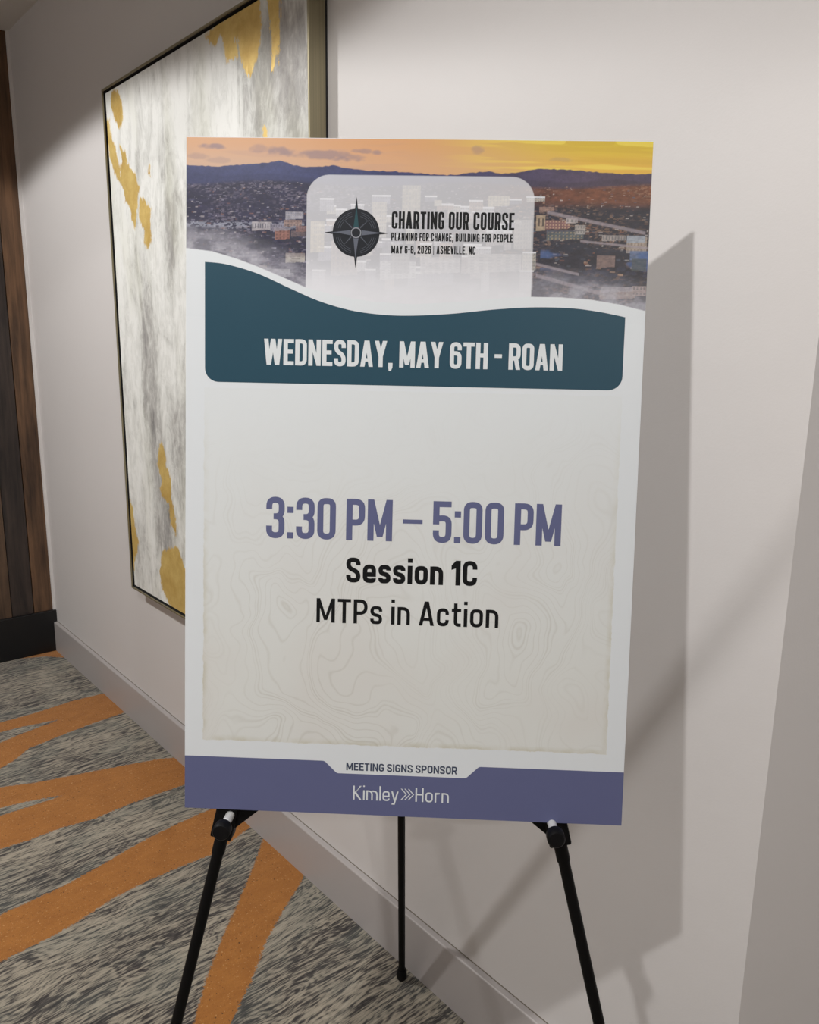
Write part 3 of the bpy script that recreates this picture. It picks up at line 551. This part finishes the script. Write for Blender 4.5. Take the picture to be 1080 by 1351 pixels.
def glyph(ch, w_, H_, t, th, X, rf):
    h = t / 2; hh_ = th / 2; L = h; R = w_ - h; T = H_ - hh_; Bt = hh_; r = rf * w_; P = []; k = (t + th) / 2
    def rect(a, b_, c, d): P.append([(a, b_), (c, b_), (c, d), (a, d)])
    def S_(pts, rr=None): P.extend(stroke(pts, r if rr is None else rr, k))
    def quad(x0, y0, x1, y1, tt=None):
        tt = tt or t; P.append([(x0, y0), (x0 + tt, y0), (x1 + tt, y1), (x1, y1)])
    if ch == 'A': a = .58 * t; quad(0, 0, w_ / 2 - a, H_); quad(w_ - t, 0, w_ / 2 + a - t, H_); rect(w_ * .22, .2 * H_, w_ * .78, .2 * H_ + th * .85)
    elif ch == 'B': rect(0, 0, t, H_); S_([(L, T), (R, T), (R, H_ * .52), (L, H_ * .52)]); S_([(L, H_ * .52), (R, H_ * .52), (R, Bt), (L, Bt)])
    elif ch == 'C': S_([(R, .66 * H_), (R, T), (L, T), (L, Bt), (R, Bt), (R, .34 * H_)])
    elif ch == 'D': rect(0, 0, t, H_); S_([(L, T), (R, T), (R, Bt), (L, Bt)])
    elif ch == 'E': rect(0, 0, t, H_); rect(0, H_ - th, w_, H_); rect(0, 0, w_, th); rect(0, H_ * .52 - hh_, w_ * .9, H_ * .52 + hh_)
    elif ch == 'F': rect(0, 0, t, H_); rect(0, H_ - th, w_, H_); rect(0, H_ * .50 - hh_, w_ * .9, H_ * .50 + hh_)
    elif ch == 'G': S_([(R, .68 * H_), (R, T), (L, T), (L, Bt), (R, Bt), (R, .48 * H_ + 0), ]); rect(w_ * .52, .48 * H_ - th * .5, w_, .48 * H_ + th * .4)
    elif ch == 'H': rect(0, 0, t, H_); rect(w_ - t, 0, w_, H_); rect(0, H_ * .52 - hh_, w_, H_ * .52 + hh_)
    elif ch in 'Il|' and ch != ' ':
        if ch == '|': rect(t * .15, -.12 * H_, t * .6, H_ * 1.02)
        else: rect(0, 0, t, H_ if ch == 'I' else H_ * 1.04)
    elif ch == 'K': rect(0, 0, t, H_); P.append([(t * .8, .38 * H_), (w_ - t * 1.15, H_), (w_, H_), (t * .8, .58 * H_ - t * .5)]); P.append([(w_ - t * 1.2, 0), (w_, 0), (t * 1.7, .60 * H_), (t * .9, .47 * H_)])
    elif ch == 'L': rect(0, 0, t, H_); rect(0, 0, w_, th)
    elif ch == 'M': rect(0, 0, t, H_); rect(w_ - t, 0, w_, H_); a = t * .46; quad(t * .08, H_, w_ / 2 - a, .10 * H_, t * .92); quad(w_ - t, H_, w_ / 2 - a, .10 * H_, t * .92)
    elif ch == 'N': rect(0, 0, t, H_); rect(w_ - t, 0, w_, H_); quad(t * .1, H_, w_ - t * .95, 0, t * .85)
    elif ch in 'O0': S_([(w_ / 2, T), (R, T), (R, Bt), (L, Bt), (L, T), (w_ / 2, T)])
    elif ch in 'PR':
        rect(0, 0, t, H_); S_([(L, T), (R, T), (R, H_ * .43), (L, H_ * .43)])
        if ch == 'R': quad(w_ - t, 0, w_ * .42, H_ * .44)
    elif ch in 'Ss':
        Hh = H_ if ch == 'S' else X; T = Hh - hh_
        if ch == 's': S_([(R, .70 * Hh), (R, T), (L, T), (L, .55 * Hh), (R, .45 * Hh), (R, Bt), (L, Bt), (L, .30 * Hh)])
        else: S_([(R, .70 * Hh), (R, T), (L, T), (L, .59 * Hh), (R, .41 * Hh), (R, Bt), (L, Bt), (L, .30 * Hh)])
    elif ch == 'T': rect(0, H_ - th, w_, H_); rect(w_ / 2 - h, 0, w_ / 2 + h, H_)
    elif ch == 'U': S_([(L, H_), (L, Bt), (R, Bt), (R, H_)])
    elif ch == 'V': a = .56 * t; quad(w_ / 2 - a, 0, 0, H_); quad(w_ / 2 + a - t, 0, w_ - t, H_)
    elif ch == 'W': a = .52 * t; q = w_ * .27; quad(q - a, 0, 0, H_); quad(q + a - t, 0, w_ / 2 - t / 2, H_); quad(w_ - q - a, 0, w_ / 2 - t / 2, H_); quad(w_ - q + a - t, 0, w_ - t, H_)
    elif ch == 'Y': rect(w_ / 2 - h, 0, w_ / 2 + h, H_ * .42); quad(w_ / 2 - h, H_ * .40, 0, H_); quad(w_ / 2 - h, H_ * .40, w_ - t, H_)
    elif ch == '1': rect(w_ - t, 0, w_, H_); P.append([(0, H_ * .80), (0, H_ * .80 - th), (w_ - t, H_ * .86 - th), (w_ - t, H_)])
    elif ch == '2': S_([(L, .68 * H_), (L, T), (R, T), (R, .58 * H_), (L, .20 * H_), (L, 0)]); rect(0, 0, w_, th)
    elif ch == '3': S_([(L, .70 * H_), (L, T), (R, T), (R, .53 * H_), (w_ * .40, .53 * H_)]); S_([(w_ * .40, .53 * H_), (R, .53 * H_), (R, Bt), (L, Bt), (L, .30 * H_)])
    elif ch == '5': rect(0, H_ - th, w_ * .96, H_); rect(0, .44 * H_, t, H_); S_([(L, .46 * H_, 0), (L, .58 * H_, 0), (R, .60 * H_), (R, Bt), (L, Bt), (L, .30 * H_)])
    elif ch == '6': S_([(R, .70 * H_), (R, T), (L, T), (L, Bt), (R, Bt), (R, .58 * H_), (L, .58 * H_, 0)])
    elif ch == '8': S_([(w_ / 2, T), (R, T), (R, .53 * H_), (L, .53 * H_), (L, T), (w_ / 2, T)]); S_([(w_ / 2, .53 * H_), (R, .53 * H_), (R, Bt), (L, Bt), (L, .53 * H_), (w_ / 2, .53 * H_)])
    elif ch == ',': P.append([(0, 0), (t * .15, -t * .9), (t * .65, -t * .9), (t, 0)]); rect(0, 0, t, t)
    elif ch == '.': rect(0, 0, t, t)
    elif ch == ':': rect(0, 0, t, t); rect(0, H_ * .62, t, H_ * .62 + t)
    elif ch in '-–': rect(0, H_ * .44, w_, H_ * .44 + th * (.9 if ch == '-' else .72))
    elif ch == 'i': rect(0, 0, t, X); rect(0, H_ * 1.04 - t * .95, t, H_ * 1.04)
    elif ch == 'o': T = X - hh_; S_([(w_ / 2, T), (R, T), (R, Bt), (L, Bt), (L, T), (w_ / 2, T)])
    elif ch == 'c': T = X - hh_; S_([(R, .64 * X), (R, T), (L, T), (L, Bt), (R, Bt), (R, .36 * X)])
    elif ch == 'e': T = X - hh_; S_([(R, .26 * X), (R, Bt), (L, Bt), (L, T), (R, T), (R, .46 * X, 0), (L, .46 * X)])
    elif ch in 'nr': 
        T = X - hh_; rect(0, 0, t, X)
        if ch == 'n': S_([(L, T), (R, T), (R, 0)])
        else: P.append([(L, X * .80), (w_, X - th), (w_, X), (L, X)])
    elif ch == 'm': T = X - hh_; rect(0, 0, t, X); S_([(L, T), (w_ / 2, T), (w_ / 2, 0)], r * .65); S_([(w_ / 2, T), (R, T), (R, 0)], r * .65)
    elif ch == 't': a = w_ * .22; rect(0, X - th, w_, X); S_([(a + h, H_ * .96), (a + h, Bt), (w_, Bt)], r * .8)
    elif ch == 'y': a = .5 * t; quad(w_ / 2 - a, 0, 0, X); P.append([(w_ / 2 - a * .2 - t * .9, -X * .36), (w_ / 2 - a * .2 + t * .1, -X * .36), (w_, X), (w_ - t, X)]); rect(w_ * .08, -X * .36, w_ * .45, -X * .36 + th)
    elif ch == '>':
        for q in range(1): P.append([(0, .05 * H_), (t, .05 * H_), (w_, .45 * H_), (w_ - t, .45 * H_)]); P.append([(0, .85 * H_), (t, .85 * H_), (w_, .45 * H_), (w_ - t, .45 * H_)])
    return P
def text(name, s, u0, u1, base, H_, t, mat, level, parent, th=None, X=.74, rf=.34, gap=.10, space=.42, tilt=0.0):
    """lettering fitted between u0 and u1 (mm) on baseline `base` with cap height H_ and stem t"""
    th = th or t * .92; g = gap * H_ ; n = len(s)
    fixed = sum(t for c in s if WT.get(c, 1) == 0) + g * (n - 1) + sum(H_ * space - 2 * g for c in s if c == ' ')
    tot = sum(WT.get(c, 1) for c in s if c != ' '); wu = (u1 - u0 - fixed) / tot
    x = u0; polys = []
    for c in s:
        if c == ' ': x += H_ * space - 2 * g + g; continue
        wd = WT.get(c, 1) * wu or t
        for p in glyph(c, wd, H_, t, th, X * H_, rf): polys.append([(x + a, base + b_ + tilt * (x + a)) for a, b_ in p])
        x += wd + g
    # all letters face forward: fix winding
    out = []
    for p in polys:
        ar = sum(p[i][0] * p[(i + 1) % len(p)][1] - p[(i + 1) % len(p)][0] * p[i][1] for i in range(len(p)))
        out.append(p if ar > 0 else p[::-1])
    return flat(name, out, mat, level, parent)
text('banner_lettering', 'WEDNESDAY, MAY 6TH - ROAN', -198.6, 199, 161.8, 34.5, 5.7, I_WHITE, 4, bn, space=.26, gap=.058)
text('time_lettering', '3:30 PM – 5:00 PM', -193.5, 206.0, -71.8, 56.3, 8.5, I_PURP, 3, sg, space=.25, gap=.062)
text('session_lettering', 'Session 1C', -82.9, 95.6, -129.6, 34.0, 6.5, I_BLACK, 3, sg, space=.32, gap=.085, rf=.42)
text('topic_lettering', 'MTPs in Action', -122.6, 126.2, -186.3, 33.5, 4.9, I_BLACK, 3, sg, space=.36, gap=.11, rf=.46)
text('event_name_lettering', 'CHARTING OUR COURSE', -31.2, 129.6, 342.3, 22.3, 3.3, I_BLACK, 3, sg, space=.26, gap=.06)
text('tagline_lettering', 'PLANNING FOR CHANGE, BUILDING FOR PEOPLE', -31.4, 128.2, 326.9, 10.2, 1.6, I_BLACK, 3, sg, space=.27, gap=.075)
text('date_lettering', 'MAY 6-8, 2026 | ASHEVILLE, NC', -31.0, 80.0, 310.5, 10.2, 1.6, I_BLACK, 3, sg, space=.27, gap=.075)
text('sponsor_caption_lettering', 'MEETING SIGNS SPONSOR', -77.6, 76.2, -393.6, 11.0, 2.1, I_SLATE, 3, sg, space=.36, gap=.10)
text('sponsor_name_lettering', 'Kimley', -67.4, -4.0, -435.4, 20.0, 2.2, I_WHITE, 3, ft_, X=.70, rf=.5, gap=.11)
text('sponsor_name_lettering', 'Horn', 19.5, 66.0, -435.0, 20.0, 2.2, I_WHITE, 3, ft_, X=.70, rf=.5, gap=.13)
chev = []
for i in range(3):
    x = -1.0 + i * 5.0; y0, y1, ym = -433.0, -417.0, -425.0
    for a, b_ in ((y0, ym), (ym, y1)):
        xa, xb = (x, x + 7.0) if a == y0 else (x + 7.0, x)
        chev.append([(xa, a), (xa + 1.7, a), (xb + 1.7, b_), (xb, b_)])
flat('sponsor_chevron_marks', chev, I_WHITE, 3, ft_)

# --- compass emblem
CX, CZ = -77.9, 336.2
def ring(r0, r1, n=64, a0=0, a1=360): 
    o = []
    for i in range(n):
        a = math.radians(a0 + (a1 - a0) * i / n); b_ = math.radians(a0 + (a1 - a0) * (i + 1) / n)
        o.append([(CX + r0 * math.cos(a), CZ + r0 * math.sin(a)), (CX + r1 * math.cos(a), CZ + r1 * math.sin(a)), (CX + r1 * math.cos(b_), CZ + r1 * math.sin(b_)), (CX + r0 * math.cos(b_), CZ + r0 * math.sin(b_))])
    return o
def kite(ang, L_, wd, side, inner=6.5, tip=0.0):
    a = math.radians(ang); d = (math.cos(a), math.sin(a)); n_ = (-d[1] * side, d[0] * side)
    def q(l, s): return (CX + d[0] * l + n_[0] * s, CZ + d[1] * l + n_[1] * s)
    p = [q(inner, 0), q(L_, 0), q(inner, wd)]
    return p if side < 0 else p[::-1]
em = flat('compass_emblem', [[(CX + 31 * math.cos(math.radians(a)), CZ + 31 * math.sin(math.radians(a))) for a in range(0, 360, 5)]], I_DISC, 4, sg)
rings = []
for r in (21.5, 24, 26.5): 
    for a in (14, 104, 194, 284): rings += ring(r, r + .55, 14, a, a + 62)
flat('ring_lines', rings, I_RING, 5, em)
flat('diagonal_points', [kite(a, 27, 3.2, s_) for a in (45, 135, 225, 315) for s_ in (1, -1)], I_DISC, 6, em)
flat('diagonal_point_sides', [[(x, z) for x, z in kite(a, 26, 1.9, s_)] for a, s_ in ((45, 1), (135, -1), (225, -1), (315, 1))], I_RING, 7, em)
flat('cardinal_points', [kite(a, l, 6.2, s_, 0) for a, l in ((90, 46.0), (270, 45.5), (0, 42.5), (180, 42.0)) for s_ in (1, -1)], I_DISC, 8, em)
flat('point_facets', [kite(a, l, 3.4, s_) for a, l, s_ in ((270, 36, -1), (270, 30, 1), (0, 35, 1), (0, 33, -1), (180, 34, -1), (180, 26, 1))], I_GREY, 9, em)
flat('north_point_facets', [kite(90, 35, 3.6, 1), kite(90, 35, 3.6, -1)], I_DTEAL, 9, em)
flat('centre_disc', [[(CX + 7.6 * math.cos(math.radians(a)), CZ + 7.6 * math.sin(math.radians(a))) for a in range(0, 360, 8)]], I_DISC, 10, em)
flat('centre_ring', ring(5.6, 7.0, 40), ink('emblem_light_ring_ink', srgb(140, 142, 150)), 11, em)

# ------------------------------------------------------------------ the easel
base_c = B(-0.005, -1.294, 0.01)
ez_m = Matrix.Translation((base_c.x, base_c.y, 0.0))
ez = empty('display_easel', ez_m, 'black three-legged folding display easel holding the white sign by the wall', 'easel')
inv = ez_m.inverted()
def E_(p): return inv @ Vector(p)
M_BLK = plain('black_powder_coat', srgb(8, 8, 9), 0.5, 0.15, var=0.1)
M_RUB = plain('black_rubber', srgb(8, 8, 10), 0.55, 0.2)
M_SIL = plain('bright_white_metal', srgb(244, 244, 242), 0.3, 0.5, metal=0.2)
OFF = 0.016
def floor_hit(a, b):
    t = a.z / (a.z - b.z); return a + (b - a) * t
for side, (ta, tb) in (('left', ((-0.044, 0.42), (-0.2552, -0.5005))), ('right', ((-0.003, 0.42), (0.2234, -0.4905)))):
    a = B(ta[0], ta[1], OFF); b_ = B(tb[0], tb[1], OFF); f = floor_hit(a, b_); d = (f - a).normalized()
    lg = MB().tube(E_(a), E_(b_ + d * 0.03), 0.0095, n=20).tube(E_(b_ + d * 0.02), E_(f - d * 0.004), 0.0082, n=20).build('leg', M_BLK, ez)
    MB().tube(E_(f - d * 0.045), E_(f - d * 0.0), 0.0125, n=20, prof=[(0, .0095), (.15, .0122), (.85, .0135), (.93, .012)]).build('foot_cap', M_RUB, lg)
    # bracket clamped on the leg just under the sign's lower edge
    s = 1 if side == 'left' else -1; c = b_
    bx = Vector((BM[0][0], BM[1][0], BM[2][0])); by = Vector((BM[0][1], BM[1][1], BM[2][1])); 
    zz = -d; yy = (by - zz * by.dot(zz)).normalized(); xx = yy.cross(zz).normalized()
    fm = Matrix((xx, yy, zz)).transposed().to_4x4()
    org = B(tb[0], tb[1], OFF) + zz * 0.012
    fm = Matrix.Translation(E_(org)) @ fm
    def part(name, mb, mat, par):
        mb.v = [tuple(fm @ Vector(v)) for v in mb.v]; return mb.build(name, mat, par)
    mbk = MB().box(-0.0155, 0.0155, -0.0125, 0.014, -0.016, 0.055, 0.003)
    web = [(0.012 * s, -0.004), (0.012 * s, 0.05), (0.052 * s, 0.05), (0.044 * s, 0.038), (0.016 * s, 0.002)]
    if s < 0: web = web[::-1]
    mbk.prism(web, -0.006, 0.006)
    br = part('bracket', mbk, M_BLK, ez)
    po = Vector((0.006 * s, 0, 0.0225))
    part('peg', MB().tube(po + Vector((0, -0.010, 0)), po + Vector((0, -0.046, -0.002)), 0.0062, n=20), M_SIL, br)
    part('peg_cap', MB().tube(po + Vector((0, -0.043, -0.002)), po + Vector((0, -0.061, -0.0025)), 0.011, n=24, prof=[(0, .0095), (.12, .0122), (.85, .0122), (1, .010)]), M_RUB, br)
hub = B(-0.0235, 0.42, 0.022)
rf_ = Vector((-1.223, -0.043, 0.0)); rt = B(-0.024, 0.42, 0.034); dr = (rf_ - rt).normalized(); midr = rt + (rf_ - rt) * 0.42
lg = MB().tube(E_(rt), E_(midr + dr * .02), 0.0095, n=20).tube(E_(midr), E_(rf_ - dr * .004), 0.0078, n=20).build('leg', M_BLK, ez)
MB().tube(E_(rf_ - dr * 0.035), E_(rf_), 0.0115, n=20, prof=[(0, .0088), (.15, .0105), (.7, .0125), (.9, .0115)]).build('foot_cap', M_RUB, lg)
hb = MB(); hb.box(-0.038, 0.038, 0.006, 0.046, -0.035, 0.03, 0.004)
hb.v = [tuple(E_(BP + BM @ (Vector(v) + Vector((-0.0235, 0, 0.41))))) for v in hb.v]
hb.build('hub', M_BLK, ez)
